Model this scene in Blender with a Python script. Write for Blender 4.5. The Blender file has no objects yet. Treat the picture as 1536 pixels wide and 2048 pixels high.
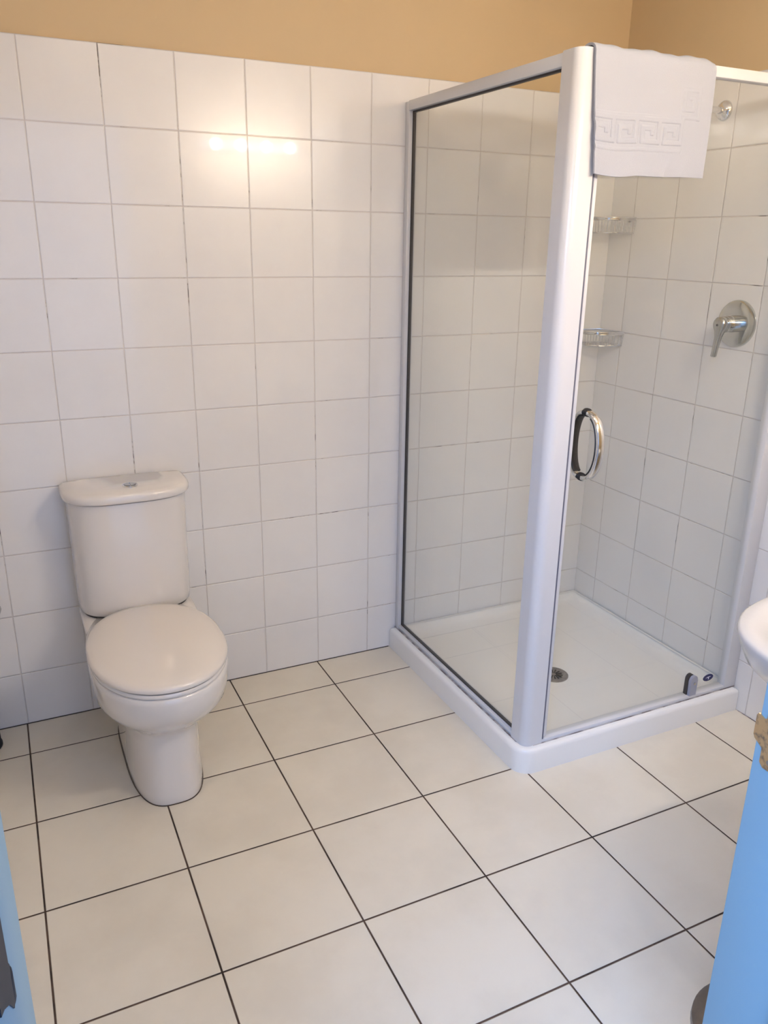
import bpy, bmesh, math, random
from mathutils import Vector, Matrix
random.seed(7)
S = bpy.context.scene
COL = S.collection
PI = math.pi

# ------------------------------------------------------------------ camera
cd = bpy.data.cameras.new('camera'); cam = bpy.data.objects.new('camera', cd); COL.objects.link(cam)
cd.sensor_fit = 'HORIZONTAL'; cd.sensor_width = 36; cd.lens = 1604.09 * 36 / 1536
cd.clip_start = 0.02
_r = Vector((0.9034044, -0.4285517, 0.0142786)); _d = Vector((-0.1255615, -0.2962352, -0.9468258)); _f = Vector((0.4099936, 0.8535737, -0.3214298))
M = Matrix((( _r.x, -_d.x, -_f.x, -0.138945), (_r.y, -_d.y, -_f.y, -2.502592), (_r.z, -_d.z, -_f.z, 1.496882), (0, 0, 0, 1)))
cam.matrix_world = M
S.camera = cam

# ------------------------------------------------------------------ world, lights, exposure
S.view_settings.view_transform = 'Standard'; S.view_settings.look = 'None'
S.view_settings.gamma = 1; S.view_settings.use_curve_mapping = False
S.view_settings.exposure = 1.84
W = bpy.data.worlds.new('world'); S.world = W; W.use_nodes = True
W.node_tree.nodes['Background'].inputs[0].default_value = (0.34, 0.54, 1.0, 1)
W.node_tree.nodes['Background'].inputs[1].default_value = 0.55
LAMP_COL = (1.0, 0.935, 0.87); LAMP_POWER = 108.0
def area(name, loc, target, sx, sy, power, col):
    l = bpy.data.lights.new(name, 'AREA'); l.shape = 'RECTANGLE'; l.size = sx; l.size_y = sy
    l.energy = power; l.color = col
    o = bpy.data.objects.new(name, l); COL.objects.link(o); o.location = loc
    o.rotation_euler = (Vector(target) - Vector(loc)).to_track_quat('-Z', 'Y').to_euler()
    return o
area('daylight_window', (-1.2, -3.3, 2.7), (1.2, -1.2, 0.1), 1.3, 1.1, 42, (0.26, 0.49, 1.0))

# ------------------------------------------------------------------ helpers
def new_obj(name, bm, mat, parent=None, smooth=None, at=None):
    me = bpy.data.meshes.new(name)
    if at is not None:
        bmesh.ops.translate(bm, verts=bm.verts, vec=-Vector(at))
    bmesh.ops.recalc_face_normals(bm, faces=bm.faces)
    bm.to_mesh(me); bm.free()
    if smooth is not None:
        for p in me.polygons: p.use_smooth = True
        me.set_sharp_from_angle(angle=math.radians(smooth))
    me.materials.append(mat)
    o = bpy.data.objects.new(name, me); COL.objects.link(o)
    if at is not None: o.location = at
    if parent is not None:
        if at is not None:
            o.location = Vector(at) - parent.location
            o.parent = parent
        else:
            o.parent = parent
            o.location = -parent.location
    return o
def thing(name, label, cat, loc=(0, 0, 0), group=None):
    o = bpy.data.objects.new(name, None); COL.objects.link(o); o.location = loc
    o.empty_display_size = 0.05
    o['label'] = label; o['category'] = cat
    if group: o['group'] = group
    return o
def tag(o, label, cat, group=None):
    o['label'] = label; o['category'] = cat
    if group: o['group'] = group
    return o
def struct(o): o['kind'] = 'structure'; return o

def add_box(bm, x0, x1, y0, y1, z0, z1, bev=0.0, seg=2):
    g = bmesh.ops.create_cube(bm, size=1)
    vs = g['verts']
    for v in vs:
        v.co = Vector(((x0 + x1) / 2 + v.co.x * (x1 - x0), (y0 + y1) / 2 + v.co.y * (y1 - y0), (z0 + z1) / 2 + v.co.z * (z1 - z0)))
    if bev > 0:
        es = {e for v in vs for e in v.link_edges}
        bmesh.ops.bevel(bm, geom=list(es), offset=bev, segments=seg, profile=0.5, affect='EDGES')
def box(x0, x1, y0, y1, z0, z1, bev=0.0, seg=2):
    bm = bmesh.new(); add_box(bm, x0, x1, y0, y1, z0, z1, bev, seg); return bm
def loft(bm, rings, cap0=True, cap1=True, closed=True):
    R = [[bm.verts.new(p) for p in r] for r in rings]
    n = len(rings[0])
    for a, b in zip(R[:-1], R[1:]):
        for i in range(n if closed else n - 1):
            j = (i + 1) % n
            bm.faces.new((a[i], a[j], b[j], b[i]))
    if cap0: bm.faces.new(R[0][::-1])
    if cap1: bm.faces.new(R[-1])
    return R
def add_lathe(bm, prof, c, axis='z', n=40, cap=True):
    rings = []
    for r, h in prof:
        ring = []
        for i in range(n):
            t = 2 * PI * i / n; a, b = r * math.cos(t), r * math.sin(t)
            if axis == 'z': p = (a, b, h)
            elif axis == 'x': p = (h, a, b)
            else: p = (a, h, b)
            ring.append(Vector(c) + Vector(p))
        rings.append(ring)
    loft(bm, rings, cap, cap)
def add_tube(bm, pts, r, n=12, closed=False, cap=True):
    pts = [Vector(p) for p in pts]; m = len(pts); rings = []
    up = None
    for i, p in enumerate(pts):
        if closed: t = (pts[(i + 1) % m] - pts[i - 1]).normalized()
        else: t = (pts[min(i + 1, m - 1)] - pts[max(i - 1, 0)]).normalized()
        if up is None:
            up = Vector((0, 0, 1)) if abs(t.z) < 0.9 else Vector((1, 0, 0))
        u = (up - t * up.dot(t)).normalized(); w = t.cross(u); up = u
        rr = r[i] if isinstance(r, (list, tuple)) else r
        rings.append([p + (u * math.cos(2 * PI * k / n) + w * math.sin(2 * PI * k / n)) * rr for k in range(n)])
    if closed: rings.append(rings[0])
    if closed:
        R = [[bm.verts.new(q) for q in rg] for rg in rings[:-1]]
        for i in range(m):
            a, b = R[i], R[(i + 1) % m]
            for k in range(n):
                bm.faces.new((a[k], a[(k + 1) % n], b[(k + 1) % n], b[k]))
    else: loft(bm, rings, cap, cap)
def sgp(v, e): return math.copysign(abs(v) ** e, v)
def egg(cx, a, yc, lf, lb, z, nf=2.1, nb=2.4, n=72):
    """plan outline: lf reaches towards -y, lb towards +y"""
    out = []
    for i in range(n):
        t = 2 * PI * i / n; c, s = math.cos(t), math.sin(t)
        e = 2 / (nf if s < 0 else nb)
        out.append(Vector((cx + a * sgp(c, e), yc + (lf if s < 0 else lb) * sgp(s, e), z)))
    return out
def rrect(x0, x1, y0, y1, radii, z, k=8):
    """radii for corners (x0y0, x1y0, x1y1, x0y1)"""
    out = []
    C = [((x0, y0), (1, 1), PI), ((x1, y0), (-1, 1), 1.5 * PI), ((x1, y1), (-1, -1), 0), ((x0, y1), (1, -1), .5 * PI)]
    for (c, s, a0), r in zip(C, radii):
        for i in range(k + 1):
            a = a0 + .5 * PI * i / k
            out.append(Vector((c[0] + s[0] * r + r * math.cos(a), c[1] + s[1] * r + r * math.sin(a), z)))
    return out
def prism(bm, poly, d):
    """poly: list of Vector, extruded by vector d"""
    d = Vector(d)
    loft(bm, [poly, [p + d for p in poly]])

# ------------------------------------------------------------------ materials
def mat(name, col, rough=0.4, metal=0.0, spec=0.5, coat=0.0, noise=None, bump=None):
    m = bpy.data.materials.new(name); m.use_nodes = True; nt = m.node_tree; b = nt.nodes['Principled BSDF']
    b.inputs['Base Color'].default_value = (*col, 1); b.inputs['Roughness'].default_value = rough
    b.inputs['Metallic'].default_value = metal; b.inputs['Specular IOR Level'].default_value = spec
    b.inputs['Coat Weight'].default_value = coat; b.inputs['Coat Roughness'].default_value = 0.05
    tc = nt.nodes.new('ShaderNodeTexCoord')
    if noise:
        scale, col2, lo, hi = noise
        n = nt.nodes.new('ShaderNodeTexNoise'); n.inputs['Scale'].default_value = scale; n.inputs['Detail'].default_value = 5
        nt.links.new(tc.outputs['Object'], n.inputs['Vector'])
        r = nt.nodes.new('ShaderNodeMapRange'); r.inputs[1].default_value = lo; r.inputs[2].default_value = hi
        nt.links.new(n.outputs[0], r.inputs[0])
        x = nt.nodes.new('ShaderNodeMix'); x.data_type = 'RGBA'
        x.inputs[6].default_value = (*col, 1); x.inputs[7].default_value = (*col2, 1)
        nt.links.new(r.outputs[0], x.inputs[0]); nt.links.new(x.outputs[2], b.inputs['Base Color'])
    if bump:
        n2 = nt.nodes.new('ShaderNodeTexNoise'); n2.inputs['Scale'].default_value = bump[0]; n2.inputs['Detail'].default_value = 3
        nt.links.new(tc.outputs['Object'], n2.inputs['Vector'])
        bp = nt.nodes.new('ShaderNodeBump'); bp.inputs['Strength'].default_value = bump[1]; bp.inputs['Distance'].default_value = bump[2]
        nt.links.new(n2.outputs[0], bp.inputs['Height']); nt.links.new(bp.outputs[0], b.inputs['Normal'])
    return m

def tile_mat(name, axes, pitch, offs, gw, col, col2, grout, grout_dark, dark_lo, dark_hi, rough, tilt, wave, mottle=(3.0, .35, .65), edge=0.002, coat=0.0, spec=.5):
    """a grid of square tiles laid in the plane of two axes, with patchy grout"""
    m = bpy.data.materials.new(name); m.use_nodes = True; nt = m.node_tree; N = nt.nodes; L = nt.links
    b = N['Principled BSDF']; b.inputs['Coat Weight'].default_value = coat; b.inputs['Coat Roughness'].default_value = .03; b.inputs['Specular IOR Level'].default_value = spec
    g = N.new('ShaderNodeTexCoord'); sp = N.new('ShaderNodeSeparateXYZ'); L.new(g.outputs['Object'], sp.inputs[0])
    def math_(op, a, bb=None, c=None):
        q = N.new('ShaderNodeMath'); q.operation = op
        for i, v in enumerate((a, bb, c)):
            if v is None: continue
            if isinstance(v, (int, float)): q.inputs[i].default_value = v
            else: L.new(v, q.inputs[i])
        return q.outputs[0]
    ds, ids = [], []
    for ax, of in zip(axes, offs):
        u = math_('SUBTRACT', sp.outputs['XYZ'.index(ax)], of - 100 * pitch)
        ds.append(math_('PINGPONG', u, pitch / 2)); ids.append(math_('FLOOR', math_('DIVIDE', u, pitch)))
    d = math_('MINIMUM', ds[0], ds[1])
    def mr(x, a, bb, smooth=True):
        q = N.new('ShaderNodeMapRange'); q.interpolation_type = 'SMOOTHSTEP' if smooth else 'LINEAR'
        q.inputs[1].default_value = a; q.inputs[2].default_value = bb; L.new(x, q.inputs[0]); return q.outputs[0]
    tilemask = mr(d, gw / 2 - .0003, gw / 2 + .0003)
    cv = N.new('ShaderNodeCombineXYZ'); L.new(ids[0], cv.inputs[0]); L.new(ids[1], cv.inputs[1])
    wn = N.new('ShaderNodeTexWhiteNoise'); L.new(cv.outputs[0], wn.inputs['Vector'])
    # tile colour
    n1 = N.new('ShaderNodeTexNoise'); n1.inputs['Scale'].default_value = mottle[0]; n1.inputs['Detail'].default_value = 6; n1.inputs['Roughness'].default_value = .6
    L.new(g.outputs['Object'], n1.inputs['Vector'])
    mx = N.new('ShaderNodeMix'); mx.data_type = 'RGBA'; mx.inputs[6].default_value = (*col, 1); mx.inputs[7].default_value = (*col2, 1)
    L.new(mr(n1.outputs[0], mottle[1], mottle[2]), mx.inputs[0])
    # grout colour
    n2 = N.new('ShaderNodeTexNoise'); n2.inputs['Scale'].default_value = 6.5; n2.inputs['Detail'].default_value = 5; n2.inputs['Roughness'].default_value = .65
    L.new(g.outputs['Object'], n2.inputs['Vector'])
    mg = N.new('ShaderNodeMix'); mg.data_type = 'RGBA'; mg.inputs[6].default_value = (*grout, 1); mg.inputs[7].default_value = (*grout_dark, 1)
    L.new(mr(n2.outputs[0], dark_lo, dark_hi), mg.inputs[0])
    mf = N.new('ShaderNodeMix'); mf.data_type = 'RGBA'; L.new(tilemask, mf.inputs[0]); L.new(mg.outputs[2], mf.inputs[6]); L.new(mx.outputs[2], mf.inputs[7])
    L.new(mf.outputs[2], b.inputs['Base Color'])
    rr = math_('ADD', math_('MULTIPLY', math_('SUBTRACT', 1, tilemask), .5), rough); L.new(rr, b.inputs['Roughness'])
    # tilt of each tile, wavy glaze, pillowed edges
    ge = N.new('ShaderNodeNewGeometry')
    vs = N.new('ShaderNodeVectorMath'); vs.operation = 'SUBTRACT'; L.new(wn.outputs['Color'], vs.inputs[0]); vs.inputs[1].default_value = (.5, .5, .5)
    vm = N.new('ShaderNodeVectorMath'); vm.operation = 'SCALE'; L.new(vs.outputs[0], vm.inputs[0]); vm.inputs['Scale'].default_value = tilt
    va = N.new('ShaderNodeVectorMath'); va.operation = 'ADD'; L.new(ge.outputs['Normal'], va.inputs[0]); L.new(vm.outputs[0], va.inputs[1])
    vn = N.new('ShaderNodeVectorMath'); vn.operation = 'NORMALIZE'; L.new(va.outputs[0], vn.inputs[0])
    n3 = N.new('ShaderNodeTexNoise'); n3.inputs['Scale'].default_value = 9; n3.inputs['Detail'].default_value = 1.5
    L.new(g.outputs['Object'], n3.inputs['Vector'])
    h = math_('ADD', math_('MULTIPLY', n3.outputs[0], wave), math_('MULTIPLY', mr(d, gw / 2 - .0003, gw / 2 + edge), .0012))
    bp = N.new('ShaderNodeBump'); bp.inputs['Strength'].default_value = 1; bp.inputs['Distance'].default_value = 1.0
    L.new(h, bp.inputs['Height']); L.new(vn.outputs[0], bp.inputs['Normal']); L.new(bp.outputs[0], b.inputs['Normal'])
    return m

def glass_mat(name, tint, ior=1.5):
    m = bpy.data.materials.new(name); m.use_nodes = True; nt = m.node_tree; nt.nodes.clear()
    o = nt.nodes.new('ShaderNodeOutputMaterial'); t = nt.nodes.new('ShaderNodeBsdfTransparent'); g = nt.nodes.new('ShaderNodeBsdfGlossy')
    x = nt.nodes.new('ShaderNodeMixShader'); ge = nt.nodes.new('ShaderNodeNewGeometry')
    t.inputs[0].default_value = (*tint, 1); g.inputs['Roughness'].default_value = 0.0
    dt = nt.nodes.new('ShaderNodeVectorMath'); dt.operation = 'DOT_PRODUCT'      # Schlick reflectance of one glass face
    nt.links.new(ge.outputs['Incoming'], dt.inputs[0]); nt.links.new(ge.outputs['Normal'], dt.inputs[1])
    def mm(op, a, b=None):
        q = nt.nodes.new('ShaderNodeMath'); q.operation = op
        for i, v in enumerate((a, b)):
            if v is None: continue
            if isinstance(v, (int, float)): q.inputs[i].default_value = v
            else: nt.links.new(v, q.inputs[i])
        return q.outputs[0]
    c = mm('SUBTRACT', 1.0, mm('ABSOLUTE', dt.outputs['Value']))
    f = mm('ADD', mm('MULTIPLY', mm('POWER', c, 5.0), .96), .04)
    nt.links.new(f, x.inputs[0]); nt.links.new(t.outputs[0], x.inputs[1]); nt.links.new(g.outputs[0], x.inputs[2]); nt.links.new(x.outputs[0], o.inputs[0])
    return m
def emit_mat(name, col, s):
    m = bpy.data.materials.new(name); m.use_nodes = True; b = m.node_tree.nodes['Principled BSDF']
    b.inputs['Base Color'].default_value = (*col, 1); b.inputs['Emission Color'].default_value = (*col, 1); b.inputs['Emission Strength'].default_value = s
    return m

TP = 0.2; ZT = 1.9803; XC = 1.9786; RY = 0.1212; FP = 0.3327; FX = 0.7951; FY = 0.1766
YD = -2.0; XL = -0.1755; XR = 0.562; XLW = -0.62; ZC = 2.45
wt = dict(pitch=TP, gw=.0021, col=(.82, .80, .775), col2=(.79, .77, .75), grout=(.64, .59, .55), grout_dark=(.10, .075, .06), dark_lo=.57, dark_hi=.66, rough=.27, tilt=.012, wave=.0011, coat=.5, spec=.5)
M_wall_y = tile_mat('white_glazed_tile_back', 'XZ', offs=(0.0, ZT), **wt)
M_wall_x = tile_mat('white_glazed_tile_side', 'YZ', offs=(-RY, ZT), **wt)
M_floor = tile_mat('cream_floor_tile', 'XY', pitch=FP, offs=(FX, -FY), gw=.0042, col=(.76, .70, .585), col2=(.70, .64, .53), grout=(.10, .06, .04), grout_dark=(.03, .018, .012),
                   dark_lo=.4, dark_hi=.6, rough=.30, tilt=.004, wave=.0004, mottle=(3.4, .38, .66), edge=.0012)
M_paint = mat('tan_wall_paint', (.65, .485, .28), .65, noise=(1.4, (.62, .46, .265), .35, .65), bump=(90, .12, .002))
M_ceil = mat('white_ceiling_paint', (.80, .78, .74), .8, bump=(60, .1, .002))
M_blue = mat('pale_blue_gloss_paint', (.25, .36, .40), .5, spec=.15, noise=(5, (.24, .345, .385), .4, .7), bump=(25, .1, .002))
M_porc = mat('ivory_porcelain', (.77, .73, .685), .09, coat=.5)
M_basin = mat('white_basin_porcelain', (.62, .605, .59), .12, coat=.4)
M_seat = mat('ivory_seat_plastic', (.775, .72, .655), .12, coat=.3)
M_acr = mat('white_acrylic', (.86, .84, .80), .22, bump=(3, .15, .002))
M_frame = mat('white_powder_coated_aluminium', (.67, .665, .67), .22)
M_seal = mat('dark_rubber_seal', (.045, .038, .035), .5)
M_chrome = mat('chrome', (.78, .78, .78), .09, 1.0, noise=(30, (.72, .72, .73), .4, .6))
M_satin = mat('satin_chrome', (.52, .52, .50), .25, 1.0)
M_plate = mat('mixer_chrome', (.60, .61, .58), .14, 1.0)
M_drain = mat('brushed_drain_steel', (.36, .34, .32), .38, .9, noise=(60, (.28, .26, .25), .4, .6))
M_hole = mat('dark_opening', (.01, .01, .01), .7)
M_rub = mat('black_rubber_grip', (.022, .018, .017), .55)
M_brass = mat('tarnished_brass', (.56, .33, .14), .42, .6, noise=(110, (.20, .13, .08), .50, .66), bump=(200, .4, .001))
M_black = mat('black_metal', (.010, .010, .014), .6, 0)
M_glass = glass_mat('clear_shower_glass', (.985, .988, .972))
M_towel = mat('white_terry_cloth', (.41, .425, .475), .95, spec=.1, bump=(700, .5, .0015))
M_bin = mat('brushed_bin_steel', (.20, .18, .165), .4, .9, noise=(40, (.17, .155, .145), .4, .6))
M_grey = mat('grey_clip_plastic', (.36, .37, .44), .35, .2)
M_navy = mat('navy_sticker', (.010, .010, .085), .35)
M_white = mat('white_ink', (.75, .75, .85), .4)
M_ground = mat('outdoor_concrete', (.42, .42, .42), .8, noise=(6, (.36, .36, .37), .4, .6))
M_line2 = mat('dark_base_joint', (.10, .07, .05), .7)
M_line = mat('silicone_joint', (.20, .16, .15), .6, noise=(25, (.55, .50, .47), .42, .58))

# ------------------------------------------------------------------ room shell
struct(new_obj('floor', box(XLW - .1, XC + .1, YD - .12, .1, -.1, 0), M_floor))
wb = struct(new_obj('wall_back', box(XLW - .1, XC + .1, .009, .12, 0, ZC), M_paint))
new_obj('tile_cladding', box(XLW, XC + .002, 0, .009, 0, ZT, .0012, 1), M_wall_y, wb)
wr = struct(new_obj('wall_right', box(XC + .009, XC + .12, YD - .12, .009, 0, ZC), M_paint))
new_obj('tile_cladding', box(XC, XC + .009, YD, 0, 0, ZT, .0012, 1), M_wall_x, wr)
wl = struct(new_obj('wall_left', box(XLW - .12, XLW - .009, YD - .12, .009, 0, ZC), M_paint))
new_obj('tile_cladding', box(XLW - .009, XLW, YD, 0, 0, ZT, .0012, 1), M_wall_x, wl)
struct(new_obj('ceiling', box(XLW - .12, XC + .12, YD - .12, .12, ZC, ZC + .1), M_ceil))
bm = bmesh.new()                                   # the wall with the doorway the photo is taken through
add_box(bm, XLW - .12, XL - .03, YD - .10, YD, 0, ZC); add_box(bm, XR + .03, XC + .12, YD - .10, YD, 0, ZC); add_box(bm, XL - .03, XR + .03, YD - .10, YD, 2.06, ZC)
struct(new_obj('wall_front', bm, M_paint))
struct(new_obj('ground', box(-6, 6, -9, YD - .12, -.12, -.02), M_ground))

# door frame (blue paint): right jamb, left jamb, head
bm = box(XR, XR + .03, YD - .125, YD + .002, 0, 2.03, .002)
j = struct(new_obj('trim_1', bm, M_blue, smooth=40)); j['label'] = 'pale blue door jamb at the right edge with a brass strike plate'
new_obj('door_stop', box(XR - .012, XR + .004, YD - .125, YD - .088, 0, 2.03, .002), M_blue, j, 40)
bm = box(XL - .03, XL, YD - .20, YD + .002, 0, 2.03, .002)
j = struct(new_obj('trim_2', bm, M_blue, smooth=40)); j['label'] = 'blue door jamb at the lower left edge carrying a black hinge'
bm = box(XL - .03, XR + .03, YD - .125, YD + .002, 2.03, 2.06, .002)
struct(new_obj('trim_3', bm, M_blue, smooth=40))

# dark joint where the wall tiles meet the floor
bm = bmesh.new(); add_box(bm, XLW, 1.090, -.0025, .0, -.001, .0022)
struct(new_obj('trim_4', bm, mat('dark_floor_joint', (.05, .035, .03), .7)))
bm = bmesh.new(); add_box(bm, XC - .0025, XC, YD, -.890, -.001, .002)
struct(new_obj('trim_5', bm, M_line))

# ------------------------------------------------------------------ strike plate and hinge
sp = thing('strike_plate', 'tarnished brass strike plate with a dark latch hole on the right door jamb', 'strike plate', (XR, YD - .02, .99))
bm = bmesh.new()
y0 = YD - .052
def P(y, z, x=XR - .0016): return Vector((x, y, z))
poly = [P(YD - .052, .955), P(YD - .013, .955), P(YD - .008, .96), P(YD - .008, .977), P(YD - .002, .981), P(YD + .003, .984), P(YD + .005, .988), P(YD + .005, 1.012), P(YD + .003, 1.015), P(YD - .005, 1.012), P(YD - .008, 1.014), P(YD - .008, 1.030), P(YD - .013, 1.035), P(YD - .052, 1.035)]
prism(bm, poly, (.0024, 0, 0))
new_obj('plate', bm, M_brass, sp)
bm = bmesh.new(); prism(bm, [P(YD - .040, .984, XR - .0022), P(YD - .018, .984, XR - .0022), P(YD - .016, .987, XR - .0022), P(YD - .016, 1.010, XR - .0022), P(YD - .040, 1.010, XR - .0022)], (.0012, 0, 0))
new_obj('latch_hole', bm, M_hole, sp)
for z in (.966, 1.024):
    bm = bmesh.new(); add_lathe(bm, [(.0035, 0), (.0035, .0012), (.002, .0018)], (XR - .0034, YD - .021, z), 'x', 16)
    new_obj('screw', bm, M_drain, sp, 40)
hg = thing('door_hinge', 'black butt hinge on the blue jamb at the lower left corner', 'hinge', (XL, YD - .12, 1.13))
HX, HY = XL - .0096, YD - .119
for z0, z1, r in ((1.097, 1.1195, .0112), (1.1205, 1.1415, .0098), (1.1425, 1.160, .0094)):
    bm = bmesh.new(); add_lathe(bm, [(r * .7, z0), (r * .95, z0 + .002), (r, z0 + .004), (r, z1 - .001), (r * .95, z1)], (HX, HY, 0), 'z', 24)
    new_obj('knuckle', bm, M_black, hg, 40)
bm = bmesh.new(); prism(bm, [Vector((XL - .001, YD + y, z)) for y, z in ((-.119, 1.100), (-.130, 1.1045), (-.150, 1.129), (-.175, 1.153), (-.190, 1.165), (-.190, 1.21), (-.124, 1.21), (-.124, 1.13), (-.119, 1.124))], (.0018, 0, 0))
new_obj('hinge_leaf', bm, M_black, hg)

# ------------------------------------------------------------------ toilet
TX = .157
t = thing('toilet', 'cream close-coupled toilet with the lid down against the back wall', 'toilet', (TX, -.30, 0))
bm = bmesh.new()
spec = [(0, .102, -.587, 3.0), (.004, .1035, -.589, 3.0), (.03, .1025, -.587, 3.0), (.10, .101, -.583, 2.9), (.18, .103, -.583, 2.8), (.215, .105, -.586, 2.7), (.230, .110, -.592, 2.6),
        (.245, .124, -.607, 2.5), (.265, .148, -.632, 2.4), (.288, .166, -.657, 2.3), (.315, .176, -.682, 2.2), (.35, .180, -.701, 2.1), (.385, .182, -.707, 2.1), (.398, .181, -.706, 2.1), (.402, .177, -.702, 2.1)]
rings = []
for z, a, yf, nf in spec:
    k = min(1, max(0, (z - .20) / .13)); yc = -.30 - .16 * k
    yb = -.075 - .02 * (1 - k) if z < .3 else -.10
    rings.append(egg(TX, a, yc, abs(yf - yc), abs(yb - yc), z, nf, 4 - 1.2 * k))
loft(bm, rings)
# rear platform under the cistern
rings = []
for z, a, y1 in ((.24, .09, -.20), (.29, .130, -.25), (.33, .152, -.27), (.36, .163, -.28), (.393, .168, -.285), (.4, .164, -.281)):
    rings.append(egg(TX, a, -.12, abs(y1 + .12), .112, z, 5, 7))
loft(bm, rings)
new_obj('pan', bm, M_porc, t, 85)
bm = bmesh.new()                                   # seat ring
def seatrings(z0, z1, a, ins, yc=-.455, lf=.250, lb=.26):
    h = z1 - z0
    return [egg(TX, a - ins, yc, lf - ins, lb - ins, z0), egg(TX, a, yc, lf, lb, z0 + h * .3), egg(TX, a, yc, lf, lb, z0 + h * .7), egg(TX, a - ins, yc, lf - ins, lb - ins, z1)]
loft(bm, seatrings(.4035, .4155, .180, .003))
new_obj('seat', bm, M_porc, t, 50)
bm = bmesh.new()                                   # domed lid
R = [egg(TX, .176, -.457, .240, .262, .4185), egg(TX, .1825, -.457, .2475, .268, .4205), egg(TX, .184, -.457, .249, .270, .426), egg(TX, .1825, -.457, .2475, .268, .4315)]
for f, z in ((.965, .4365), (.90, .4395), (.80, .4420), (.6, .4445), (.35, .4462), (.1, .447)):
    R.append(egg(TX, .1825 * f, -.457, .2475 * f, .268 * f, z))
loft(bm, R)
new_obj('lid', bm, M_seat, t, 50)
for sx in (-1, 1):
    bm = bmesh.new(); add_lathe(bm, [(.011, .400), (.011, .420), (.009, .424)], (TX + sx * .075, -.203, 0), 'z', 20)
    new_obj('lid_hinge', bm, M_seat, t, 40)
bm = bmesh.new()                                   # cistern
def cis(a, f, z, ins=0): return egg(TX + .001, a - ins, -.055, f - ins, .049 - min(ins, .004), z, 3.1, 10)
R = [cis(.156, .120, .4055, 0), cis(.162, .128, .407), cis(.1675, .1335, .413), cis(.169, .135, .435), cis(.170, .137, .52), cis(.172, .139, .70), cis(.173, .140, .762)]
loft(bm, R)
ct = new_obj('cistern', bm, M_porc, t, 50)
bm = bmesh.new()
R = [cis(.174, .141, .7645), cis(.181, .148, .766), cis(.1855, .151, .771), cis(.1855, .151, .783), cis(.181, .148, .791), cis(.172, .139, .7955), cis(.12, .09, .7965)]
loft(bm, R)
cl = new_obj('cistern_lid', bm, M_porc, t, 50)
bm = bmesh.new(); loft(bm, [cis(.168, .134, .7625), cis(.168, .134, .7645)])
o_gap = new_obj('lid_gap', bm, mat('gap_shadow_line', (.30, .25, .21), .8), t)
bm = bmesh.new(); loft(bm, [cis(.159, .124, .399), cis(.159, .124, .4057)]); new_obj('cistern_gap_shade', bm, M_seal, t)  # dark ring stands in for the shade in the gap under the cistern
bm = bmesh.new(); loft(bm, [egg(TX, .1047, -.30, .2905, .2275, .0005, 3.0, 4), egg(TX, .1047, -.30, .2905, .2275, .0022, 3.0, 4)]); new_obj('base_seal', bm, M_line2, t)
BX, BY, BZ = .165, -.129, .7965
bm = bmesh.new(); add_lathe(bm, [(.0225, 0), (.0225, .003), (.021, .0045), (.0185, .0045), (.0185, .003)], (BX, BY, BZ), 'z', 36)
fb = new_obj('flush_button', bm, M_chrome, t, 40)
for sgn, frac in ((1, .2), (-1, -.2)):
    bm = bmesh.new(); pts = []
    a0 = math.radians(20)
    for i in range(17):
        a = -PI / 2 + PI * i / 16
        pts.append(Vector((BX + sgn * (.0012 + .0155 * math.cos(a)), BY + .0165 * math.sin(a), BZ + .003)))
    prism(bm, pts, (0, 0, .0025))
    o = new_obj('button_half', bm, M_satin, fb); o.location = (0, 0, 0)

# ------------------------------------------------------------------ toilet brush
tb = thing('toilet_brush', 'grey toilet brush in a dark pot beside the toilet at the left edge', 'toilet brush', (-.325, -.09, 0))
bm = bmesh.new(); add_lathe(bm, [(.046, 0), (.049, .004), (.049, .012), (.046, .016), (.044, .16), (.046, .165), (.046, .17), (.03, .172)], (-.325, -.09, 0), 'z', 32)
new_obj('pot', bm, M_black, tb, 40)
bm = bmesh.new(); add_lathe(bm, [(.006, .17), (.006, .41), (.010, .42)], (-.325, -.09, 0), 'z', 16)
new_obj('rod', bm, M_satin, tb, 40)
bm = bmesh.new(); add_lathe(bm, [(.012, .415), (.06, .425), (.098, .445), (.101, .452), (.094, .462), (.03, .478), (.01, .48)], (-.325, -.09, 0), 'z', 32)
new_obj('handle_cap', bm, M_satin, tb, 40)

# ------------------------------------------------------------------ shower tray
X0, Y0 = 1.093, -.886
tr = thing('shower_tray', 'white acrylic shower tray in the right rear corner', 'shower tray', (1.53, -.45, 0))
bm = bmesh.new()
def tring(d, z, ro, rw):
    return rrect(X0 + d, XC - .001 - max(0, d), Y0 + d, -.001 - max(0, d), (ro, rw, rw, rw), z)
R = [tring(0, 0.0, .055, .004)]
R += [tring(.0, .066, .055, .004), tring(.002, .074, .053, .004), tring(.007, .079, .05, .004), tring(.014, .081, .045, .004)]
R += [rrect(X0 + a, XC - b, Y0 + a, -b, (r, r, r, r), z) for a, b, r, z in
      ((.062, .004, .012, .081), (.068, .008, .02, .080), (.074, .014, .03, .074), (.080, .021, .04, .062), (.088, .030, .05, .052), (.105, .048, .06, .047), (.18, .12, .06, .045), (.30, .24, .06, .043))]
loft(bm, R)
new_obj('tray_body', bm, M_acr, tr, 60)
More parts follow.
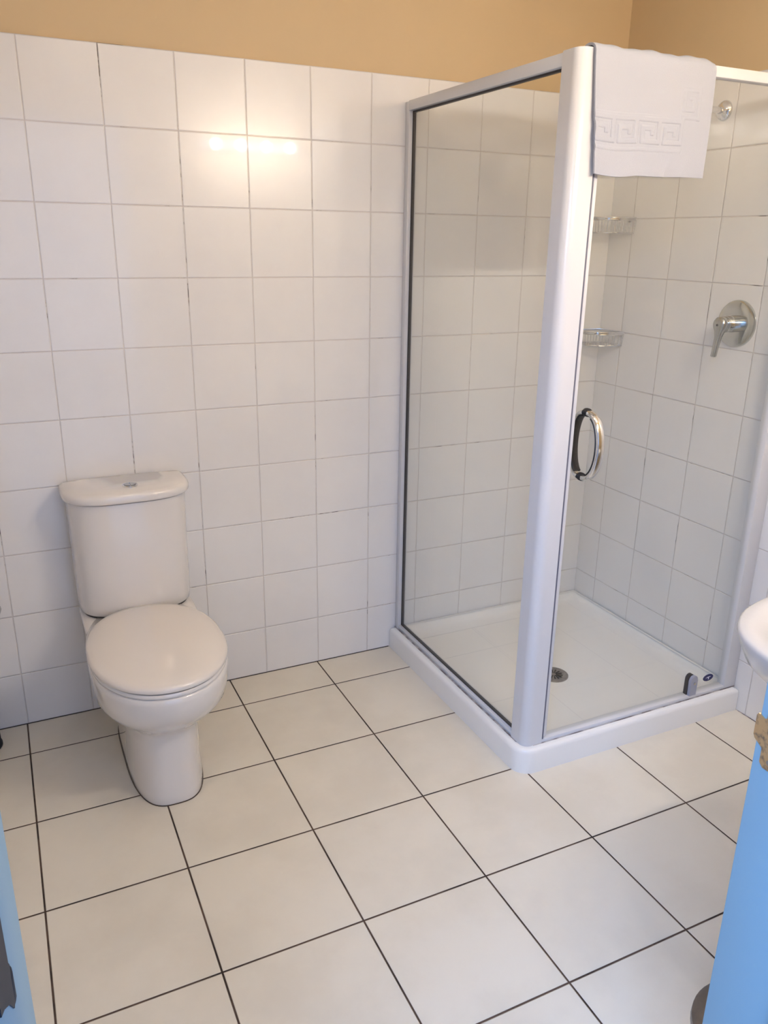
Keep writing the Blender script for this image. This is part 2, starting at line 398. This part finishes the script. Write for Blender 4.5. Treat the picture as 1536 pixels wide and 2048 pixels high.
# waste
DX, DY, DZ = 1.499, -.501, .0435
dr = thing('shower_drain', 'round steel drain grate with radial slots in the shower tray', 'drain', (DX, DY, DZ))
bm = bmesh.new(); add_lathe(bm, [(.052, -.002), (.052, .002), (.049, .0035), (.044, .003), (.042, .0022), (.01, .0018)], (DX, DY, DZ), 'z', 48)
new_obj('grate', bm, M_drain, dr, 40)
bm = bmesh.new()
for k in range(14):
    a = 2 * PI * (k + .5) / 14; c, s = math.cos(a), math.sin(a)
    r0, r1 = (.009, .030); w0, w1 = .0010, .0027
    pts = [Vector((DX + c * r - s * w, DY + s * r + c * w, DZ + .0022)) for r, w in ((r0, w0), (r1, w1), (r1 + .003, 0), (r1, -w1), (r0, -w0))]
    prism(bm, pts, (0, 0, .0012))
new_obj('slots', bm, M_hole, dr)

# ------------------------------------------------------------------ shower enclosure
se = thing('shower_enclosure', 'white framed glass shower enclosure with rounded corner post', 'shower enclosure', (1.53, -.45, .081))
Z0, Z1 = .0815, 1.909
XG, YG = 1.134, -.848      # glass planes
bm = box(1.117, 1.147, -.026, -.0005, Z0, Z1 - .002, .002); new_obj('wall_channel', bm, M_frame, se, 40)
bm = box(XC - .054, XC - .0005, -.864, -.834, Z0, Z1, .003); new_obj('wall_channel', bm, M_frame, se, 40)
# corner post: rounded on the outside
bm = bmesh.new()
def post(z):
    pts = [Vector((1.146, -.800, z)), Vector((1.115, -.800, z))]
    cx, cy, r = 1.142, -.838, .027
    for i in range(13):
        a = PI + .5 * PI * i / 12; pts.append(Vector((cx + r * math.cos(a), cy + r * math.sin(a), z)))
    pts += [Vector((1.180, -.865, z)), Vector((1.182, -.863, z)), Vector((1.182, -.836, z)), Vector((1.15, -.83, z))]
    return pts
loft(bm, [post(Z0), post(Z1 - .001), [Vector((p.x * .97 + 1.15 * .03, p.y * .97 - .835 * .03, Z1 + .003)) for p in post(0)]])
new_obj('corner_post', bm, M_frame, se, 40)
# side rails
bm = box(1.116, 1.147, -.802, -.024, Z1 - .029, Z1, .002); new_obj('side_header', bm, M_frame, se, 40)
bm = box(1.119, 1.147, -.802, -.024, Z0, Z0 + .014, .002); new_obj('side_sill', bm, M_frame, se, 40)
bm = bmesh.new()                                   # black gasket round the fixed pane
for a in ((1.130, 1.140, -.800, -.028, Z0 + .013, Z0 + .018), (1.130, 1.140, -.800, -.028, Z1 - .034, Z1 - .028), (1.130, 1.140, -.0305, -.0255, Z0 + .013, Z1 - .028)):
    add_box(bm, *a)
new_obj('glass_gasket', bm, M_seal, se)
bm = box(XG - .0025, XG + .0025, -.803, -.026, Z0 + .012, Z1 - .027); new_obj('side_pane', bm, M_glass, se)
# front rails
bm = box(1.180, XC - .050, -.864, -.836, Z1 - .024, Z1 + .001, .002); new_obj('front_header', bm, M_frame, se, 40)
bm = box(1.180, XC - .052, -.864, -.834, Z0, Z0 + .012, .002); new_obj('front_sill', bm, M_frame, se, 40)
# thin dark silicone line under the frame
bm = bmesh.new()
add_box(bm, 1.150, XC - .004, -.8665, -.860, Z0 - .0004, Z0 + .0012); add_box(bm, 1.1135, 1.118, -.83, -.004, Z0 - .0004, Z0 + .0012)
new_obj('silicone_bead', bm, M_line, se)
# door
bm = box(1.1856, 1.197, -.8625, -.842, Z0 + .018, Z1 - .030, .001); dj = new_obj('door_edge', bm, M_frame, se, 40)
bm = box(1.1822, 1.1858, -.8643, -.845, Z0 + .012, Z1 - .028); new_obj('door_gap_seal', bm, mat('grey_gap_seal', (.16, .16, .20), .6), se)
bm = box(1.1965, XC - .052, YG - .0025, YG + .0025, Z0 + .012, Z1 - .026); dg = new_obj('door_pane', bm, M_glass, se)
# pull handle: outer and inner C with black inner faces
HXc, HZc, HH = 1.2465, .985, .088
def cband(sign, w, th, r0, nseg=36, x=HXc, amin=-86, amax=86, depth=.058):
    bm = bmesh.new(); rings = []
    for i in range(nseg + 1):
        a = math.radians(amin + (amax - amin) * i / nseg)
        y = YG + sign * (-.003 - depth * math.cos(a) ** .8 if math.cos(a) > 0 else -.003); z = HZc + HH * math.sin(a)
        ty, tz = sign * depth * math.sin(a), HH * math.cos(a)
        l = math.hypot(ty, tz); ny, nz = -sign * math.cos(a) * HH / l, math.sin(a) * depth / l
        ln = math.hypot(ny, nz); ny, nz = ny / ln, nz / ln
        ring = []
        for k in range(12):
            b = 2 * PI * k / 12
            ring.append(Vector((x + w / 2 * sgp(math.cos(b), .7), y + ny * (r0 + th / 2 * sgp(math.sin(b), .7)), z + nz * (r0 + th / 2 * sgp(math.sin(b), .7)))))
        rings.append(ring)
    loft(bm, rings); return bm
hd = new_obj('door_handle', cband(1, .025, .015, 0, depth=.060), M_chrome, se, 50)
h2 = new_obj('door_handle', cband(-1, .025, .014, 0, depth=.044), M_chrome, se, 50)
for par, s in ((hd, 1), (h2, -1)):
    g = new_obj('grip_strip', cband(s, .0254, .005, -.0062, amin=-68, amax=68, depth=.060 if s > 0 else .044), M_rub, se, 50)
    g.parent = par; g.location = (0, 0, 0)
for z in (HZc - HH, HZc + HH):
    bm = bmesh.new(); add_lathe(bm, [(.010, -.009), (.0115, -.004), (.0115, .004), (.010, .009)], (HXc, YG, z), 'y', 20)
    g = new_obj('handle_boss', bm, M_rub, se, 40); g.parent = hd; g.location = (0, 0, 0)
# pivot block low on the door and the oval maker's sticker
bm = bmesh.new()
pts = []
PX, PZ = 1.7815, .092
for i in range(17):
    a = PI * i / 16; pts.append(Vector((PX + .015 * math.cos(a), YG - .018, PZ + .056 + .017 * math.sin(a))))
pts = [Vector((PX + .015, YG - .018, PZ))] + pts + [Vector((PX - .015, YG - .018, PZ))]
prism(bm, pts, (0, .011, 0)); bmesh.ops.bevel(bm, geom=bm.edges[:], offset=.0015, segments=2, affect='EDGES')
pv = new_obj('pivot_block', bm, M_grey, se, 40)
bm = bmesh.new(); prism(bm, [p + Vector((-.002, .0115, 0)) for p in pts], (0, .014, 0)); new_obj('pivot_backing', bm, M_seal, se)
bm = bmesh.new(); add_lathe(bm, [(.005, 0), (.005, -.0015), (.003, -.002)], (PX + .002, YG - .018, PZ + .045), 'y', 16)
g = new_obj('pivot_screw', bm, M_satin, se, 40)
bm = bmesh.new(); SXc, SZc = 1.8585, .134
prism(bm, [Vector((SXc + .0225 * math.cos(2 * PI * i / 32), YG - .0035, SZc + .0125 * math.sin(2 * PI * i / 32))) for i in range(32)], (0, .0008, 0))
st = new_obj('oval_sticker', bm, M_navy, se)
bm = bmesh.new()                                   # small white mark on the sticker
prism(bm, [Vector((SXc + x, YG - .0041, SZc + z)) for x, z in ((-.011, -.001), (-.004, .003), (.009, .004), (.011, .0025), (.003, .0018), (.0035, -.006), (.0005, -.007), (-.0005, .001), (-.005, .0005))], (0, .0005, 0))
g = new_obj('sticker_mark', bm, M_white, se); g.parent = st; g.location = (0, 0, 0)

# ------------------------------------------------------------------ towel over the front header
bm = bmesh.new()
NX, xa, xb = 230, 1.150, 1.517
path = []
zf0, zb0, yf, yb = 1.650, 1.676, -.8735, -.8250
nF = 150
for i in range(nF + 1): path.append((yf, zf0 + (1.893 - zf0) * i / nF, 'f'))
for i in range(1, 16):
    a = PI * i / 16; path.append(((yf + yb) / 2 + (yf - yb) / 2 * math.cos(a), 1.893 + .0265 * math.sin(a) ** .6, 't'))
for i in range(41): path.append((yb, 1.893 + (zb0 - 1.893) * i / 40, 'b'))
KEY = ["1111111", "0000001", "0111101", "0100101", "0100001", "0111111", "0000000"]
def keyh(u, v):
    """embossed key band: u along, v across 0..1"""
    if not (0 <= v < 1): return 0
    c = int(u * 7) % 7; r = int((1 - v) * 7)
    return int(KEY[r][c])
def emboss(x, z):
    h = 0.0
    # horizontal band with a row of keys
    b0, b1 = 1.712, 1.780
    fx = (x - 1.150) / .070
    if b0 < z < b1 and x < 1.430: h = .0004 + .0015 * keyh(fx % 1, (z - b0) / (b1 - b0))
    if (b1 <= z < b1 + .006 or b0 - .006 < z <= b0) and x < 1.43: h = .0011
    # band turning up at the right
    c0, c1 = 1.412, 1.478
    if z >= b1 and c0 < x < c1 and z < 1.862: h = max(h, (.0004 + .0015 * keyh(((z - 1.790) / .060) % 1, (x - c0) / (c1 - c0))) * min(1, (1.862 - z) / .03))
    return h
rows = []
for (y, z, kind) in path:
    row = []
    for i in range(NX + 1):
        s = i / NX; x = xa + (xb - xa) * s; zz = z; yy = y
        if kind == 'f':
            k = (1.893 - z) / (1.893 - zf0)
            zz = z + k * (-.006 * math.sin(PI * min(1, s * 2.6)) * (1 if s < .385 else 0) + .0035 * s + .001 * math.sin(9 * s))
            x += k * (.020 * (1 - s) ** 2 - .002 * s) + .0012 * math.sin(z * 130) * ((1 - s) ** 8) * (1 if 1.70 < z < 1.79 else 0)
            yy = y - emboss(x, z) - k * .004 - .0028 * k * math.sin(4.2 * s + 1 + 3 * (1 - k))
            d = (s - .62) - (z - 1.655) * 1.7          # soft diagonal creases
            yy -= .0022 * math.exp(-(d / .035) ** 2) * max(0, min(1, (1.72 - z) / .05))
            d = (s - .80) - (z - 1.66) * 1.3
            yy -= .0014 * math.exp(-(d / .035) ** 2) * max(0, min(1, (1.71 - z) / .05))
        elif kind == 't':
            zz = z + .0016 * math.sin(17 * s) + .001 * math.sin(41 * s + 1) - .004 * max(0, s - .93) / .07
        else:
            k = (1.893 - z) / (1.893 - zb0); zz = z - k * .012 * s; yy = y + .004 * k * math.sin(3 * s + 1); x -= k * .004 * s
        row.append(bm.verts.new((x, yy, zz)))
    rows.append(row)
for a, b in zip(rows[:-1], rows[1:]):
    for i in range(NX): bm.faces.new((a[i], a[i + 1], b[i + 1], b[i]))
tw = new_obj('towel', bm, M_towel, None, 180, at=(1.33, -.85, 1.66))
tag(tw, 'white terry bath mat with embossed key border hung over the shower door header', 'towel')
so = tw.modifiers.new('thick', 'SOLIDIFY'); so.thickness = .0055; so.offset = 0
bv = tw.modifiers.new('soft', 'BEVEL'); bv.width = .0022; bv.segments = 2; bv.limit_method = 'ANGLE'; bv.angle_limit = math.radians(60)

# ------------------------------------------------------------------ shower mixer
VY, VZ = -.645, 1.262
mv = thing('shower_mixer', 'round chrome shower mixer with a drop lever on the right wall', 'shower mixer', (XC, VY, VZ))
bm = bmesh.new(); add_lathe(bm, [(.073, 0), (.073, -.004), (.071, -.008), (.066, -.011), (.045, -.0125), (.028, -.013)], (XC, VY, VZ), 'x', 64)
new_obj('cover_plate', bm, M_plate, mv, 30)
bm = bmesh.new(); add_lathe(bm, [(.0265, -.012), (.0265, -.036), (.0245, -.0365), (.0245, -.040), (.0255, -.0405), (.0255, -.055), (.022, -.056)], (XC, VY, VZ), 'x', 40)
new_obj('body', bm, M_chrome, mv, 30)
bm = bmesh.new()
rings = []
for z, w, th, xo in ((.024, .006, .008, 0), (.020, .015, .014, 0), (.010, .0225, .017, 0), (0, .0245, .018, 0), (-.010, .0225, .017, 0), (-.022, .015, .013, -.001), (-.040, .0105, .009, -.003), (-.075, .0095, .0075, -.006), (-.098, .0095, .007, -.008), (-.101, .008, .005, -.008)):
    rings.append([Vector((XC - .066 + xo + th * sgp(math.cos(2 * PI * k / 20), .6), VY + .002 + z * -.06 + w * sgp(math.sin(2 * PI * k / 20), .7), VZ + z)) for k in range(20)])
loft(bm, rings)
lv = new_obj('lever', bm, M_satin, mv, 40)
bm = bmesh.new(); add_lathe(bm, [(.0035, 0), (.0035, -.0012)], (XC - .0835, VY + .002, VZ - .002), 'x', 16)
g = new_obj('index_dot', bm, M_black, mv); g.parent = lv; g.location = (0, 0, 0)

# ------------------------------------------------------------------ shower arm and head (mostly behind the towel)
AY, AZ = -.477, 1.888
sa = thing('overhead_shower', 'chrome shower arm leaving the right wall behind the hanging towel', 'shower head', (XC, AY, AZ))
bm = bmesh.new(); add_lathe(bm, [(.030, 0), (.030, -.003), (.026, -.010), (.017, -.016), (.0125, -.018)], (XC, AY, AZ), 'x', 40)
new_obj('wall_flange', bm, M_chrome, sa, 30)
bm = bmesh.new(); add_tube(bm, [(XC - .01, AY, AZ), (XC - .05, AY, AZ), (XC - .12, AY, AZ + .002), (XC - .17, AY, AZ - .004), (XC - .20, AY, AZ - .022), (XC - .215, AY, AZ - .045)], .0095, 16)
new_obj('arm', bm, M_chrome, sa, 40)
bm = bmesh.new(); add_lathe(bm, [(.012, 0), (.016, -.015), (.022, -.025), (.042, -.042), (.044, -.052), (.040, -.055)], (XC - .215, AY, AZ - .04), 'z', 36)
new_obj('spray_head', bm, M_chrome, sa, 40)

# ------------------------------------------------------------------ corner baskets
def basket(zt, zb, label):
    b = thing('corner_basket', label, 'shower basket', (XC, 0, zb), group=None)
    RX, RYb = .145, .142
    def arc(r, z, n=15, bulge=1.0):
        out = []
        for i in range(n + 1):
            a = PI / 2 * i / n; c, s = math.cos(a) , math.sin(a)
            e = .78
            out.append(Vector((XC - .006 - (RX - .006) * r * sgp(c, e), -.006 - (RYb - .006) * r * sgp(s, e), z)))
        return out
    bm = bmesh.new()                               # flat top band
    outer = arc(1, zt, 24); 
    loft(bm, [[p + Vector((0, 0, 0)) for p in outer] , [p + Vector((0, 0, -.008)) for p in outer]], False, False, closed=False)
    add_tube(bm, outer, .0032, 10); add_tube(bm, [p - Vector((0, 0, .008)) for p in outer], .0022, 8)
    add_tube(bm, [outer[0], Vector((XC - .006, -.006, zt)), outer[-1]], .0028, 8)
    new_obj('top_rim', bm, M_chrome, b, 40)
    bm = bmesh.new()
    lower = arc(.96, zb, 24)
    add_tube(bm, lower, .0024, 8); add_tube(bm, [lower[0], Vector((XC - .006, -.006, zb)), lower[-1]], .0024, 8)
    new_obj('bottom_rim', bm, M_chrome, b, 40)
    bm = bmesh.new()
    up, lo = arc(1, zt - .006, 17), arc(.96, zb, 17)
    for p, q in zip(up, lo): add_tube(bm, [p, q], .0012, 6)
    for i in range(1, 12):
        x = XC - .006 - (RX - .02) * i / 12
        c = min(1, ((XC - .006 - x) / ((RX - .006) * .96)) ** (1 / .78)); y = -.006 - (RYb - .006) * .96 * (math.sqrt(max(0, 1 - c * c))) ** .78
        add_tube(bm, [(x, -.006, zb), (x, y, zb)], .0012, 6)
    w = new_obj('wires', bm, M_chrome, b, 40)
    for x, y in ((XC - .11, -.004), (XC - .004, -.11)):
        bm = bmesh.new(); add_lathe(bm, [(.009, -.003), (.009, .003)], (x, y, zt - .006), 'y' if y > -.01 else 'x', 16)
        new_obj('wall_fixing', bm, M_chrome, b, 40)
basket(1.583, 1.532, 'upper chrome wire corner basket in the shower')
basket(1.183, 1.134, 'lower chrome wire corner basket in the shower')

# ------------------------------------------------------------------ basin
bs = thing('washbasin', 'white washbasin with rounded rim at the right edge', 'washbasin', (1.316, -1.85, 0))
bm = bmesh.new()
def br(a, f, z, yb=.29, n=2.6, cy=-1.705): return egg(1.316, a, cy, yb, f, z, 6, n)
def brr(s, z, drop=0):    # scaled ring about the bowl centre
    return egg(1.316, .283 * s, -1.705, .29 * min(1, s + .0), .228 * s, z, 6 - 3 * (1 - s), 2.5)
R = [egg(1.316, .085, -1.80, .19, .09, .60, 4, 2.4), egg(1.316, .12, -1.78, .21, .13, .625, 4, 2.4), egg(1.316, .185, -1.75, .245, .18, .665, 5, 2.4), egg(1.316, .232, -1.73, .265, .215, .705, 5, 2.4),
     egg(1.316, .272, -1.712, .283, .230, .745, 6, 2.4), egg(1.316, .288, -1.705, .29, .232, .78, 6, 2.4), egg(1.316, .294, -1.705, .29, .236, .797, 6, 2.4), egg(1.316, .293, -1.705, .29, .235, .804, 6, 2.4), egg(1.316, .288, -1.705, .286, .230, .808, 6, 2.4),
     egg(1.316, .262, -1.70, .20, .204, .807, 3, 2.4), egg(1.316, .235, -1.70, .16, .182, .800, 2.6, 2.3), egg(1.316, .215, -1.70, .14, .165, .78, 2.4, 2.2), egg(1.316, .18, -1.70, .12, .14, .735, 2.3, 2.2), egg(1.316, .12, -1.70, .09, .10, .695, 2.2, 2.1), egg(1.316, .03, -1.70, .03, .03, .68, 2, 2)]
loft(bm, R)
new_obj('bowl', bm, M_basin, bs, 85)
bm = bmesh.new(); loft(bm, [egg(1.316, a, -1.86, .12, f, z, 5, 2.6) for z, a, f in ((0, .10, .10), (.02, .098, .098), (.1, .08, .085), (.4, .075, .08), (.6, .085, .09), (.64, .10, .11))])
new_obj('pedestal', bm, M_basin, bs, 50)
bm = bmesh.new(); add_lathe(bm, [(.022, .806), (.02, .812), (.018, .86), (.016, .868)], (1.316, -1.93, 0), 'z', 24)
add_tube(bm, [(1.316, -1.93, .85), (1.316, -1.89, .868), (1.316, -1.84, .868), (1.316, -1.815, .858)], .010, 14)
new_obj('tap', bm, M_chrome, bs, 40)

# ------------------------------------------------------------------ pedal bin
pb = thing('pedal_bin', 'brushed steel round bin standing on the floor behind the right jamb', 'bin', (.855, -1.888, 0))
bm = bmesh.new(); add_lathe(bm, [(.098, .012), (.098, .245)], (.855, -1.888, 0), 'z', 48); new_obj('bin_body', bm, M_bin, pb, 40)
bm = bmesh.new(); add_lathe(bm, [(.1, 0), (.101, .003), (.1, .015)], (.855, -1.888, 0), 'z', 48); new_obj('base_ring', bm, M_seal, pb, 40)
bm = bmesh.new(); add_lathe(bm, [(.100, .246), (.102, .250), (.101, .262), (.094, .268), (.06, .272), (.01, .273)], (.855, -1.888, 0), 'z', 48); new_obj('bin_lid', bm, M_bin, pb, 40)
new_obj('bin_hinge', box(.735, .758, -1.915, -1.875, .235, .262, .003), M_seal, pb, 40)

# ------------------------------------------------------------------ vanity lamp over the basin (seen as reflections on the tiles)
vl = thing('vanity_lamp', 'lamp bar with warm bulbs above the washbasin, seen mirrored in the tiles', 'wall lamp', (1.2, YD, 1.95))
new_obj('wall_bar', box(.93, 1.47, YD + .0005, YD + .03, 1.925, 1.975, .004), M_frame, vl, 40)
ME = emit_mat('warm_bulb', LAMP_COL, LAMP_POWER)
for x in (1.0, 1.133, 1.267, 1.40):
    bm = bmesh.new(); add_lathe(bm, [(.018, YD + .028), (.018, YD + .055)], (x, 0, 1.95), 'y', 20); new_obj('lamp_holder', bm, M_chrome, vl, 40)
    bm = bmesh.new(); bmesh.ops.create_uvsphere(bm, u_segments=20, v_segments=12, radius=.023, matrix=Matrix.Translation((x, YD + .08, 1.95)))
    new_obj('bulb', bm, ME, vl, 180)

# ------------------------------------------------------------------ fill lamp added on the ceiling, out of view, to brighten the room
cl2 = thing('added_fill_lamp', 'round frosted fill lamp added on the ceiling to brighten the room, out of frame', 'added fill lamp', (.35, -1.25, ZC))
bm = bmesh.new(); add_lathe(bm, [(.15, ZC - .001), (.15, ZC - .02), (.14, ZC - .024)], (.35, -1.25, 0), 'z', 40); new_obj('rim', bm, M_frame, cl2, 40)
bm = bmesh.new(); add_lathe(bm, [(.14, ZC - .022), (.135, ZC - .05), (.11, ZC - .072), (.06, ZC - .085), (.01, ZC - .088)], (.35, -1.25, 0), 'z', 40)
new_obj('fill_lamp_shade', bm, emit_mat('fill_lamp_glow', (1.0, .84, .64), 3.8), cl2, 60)
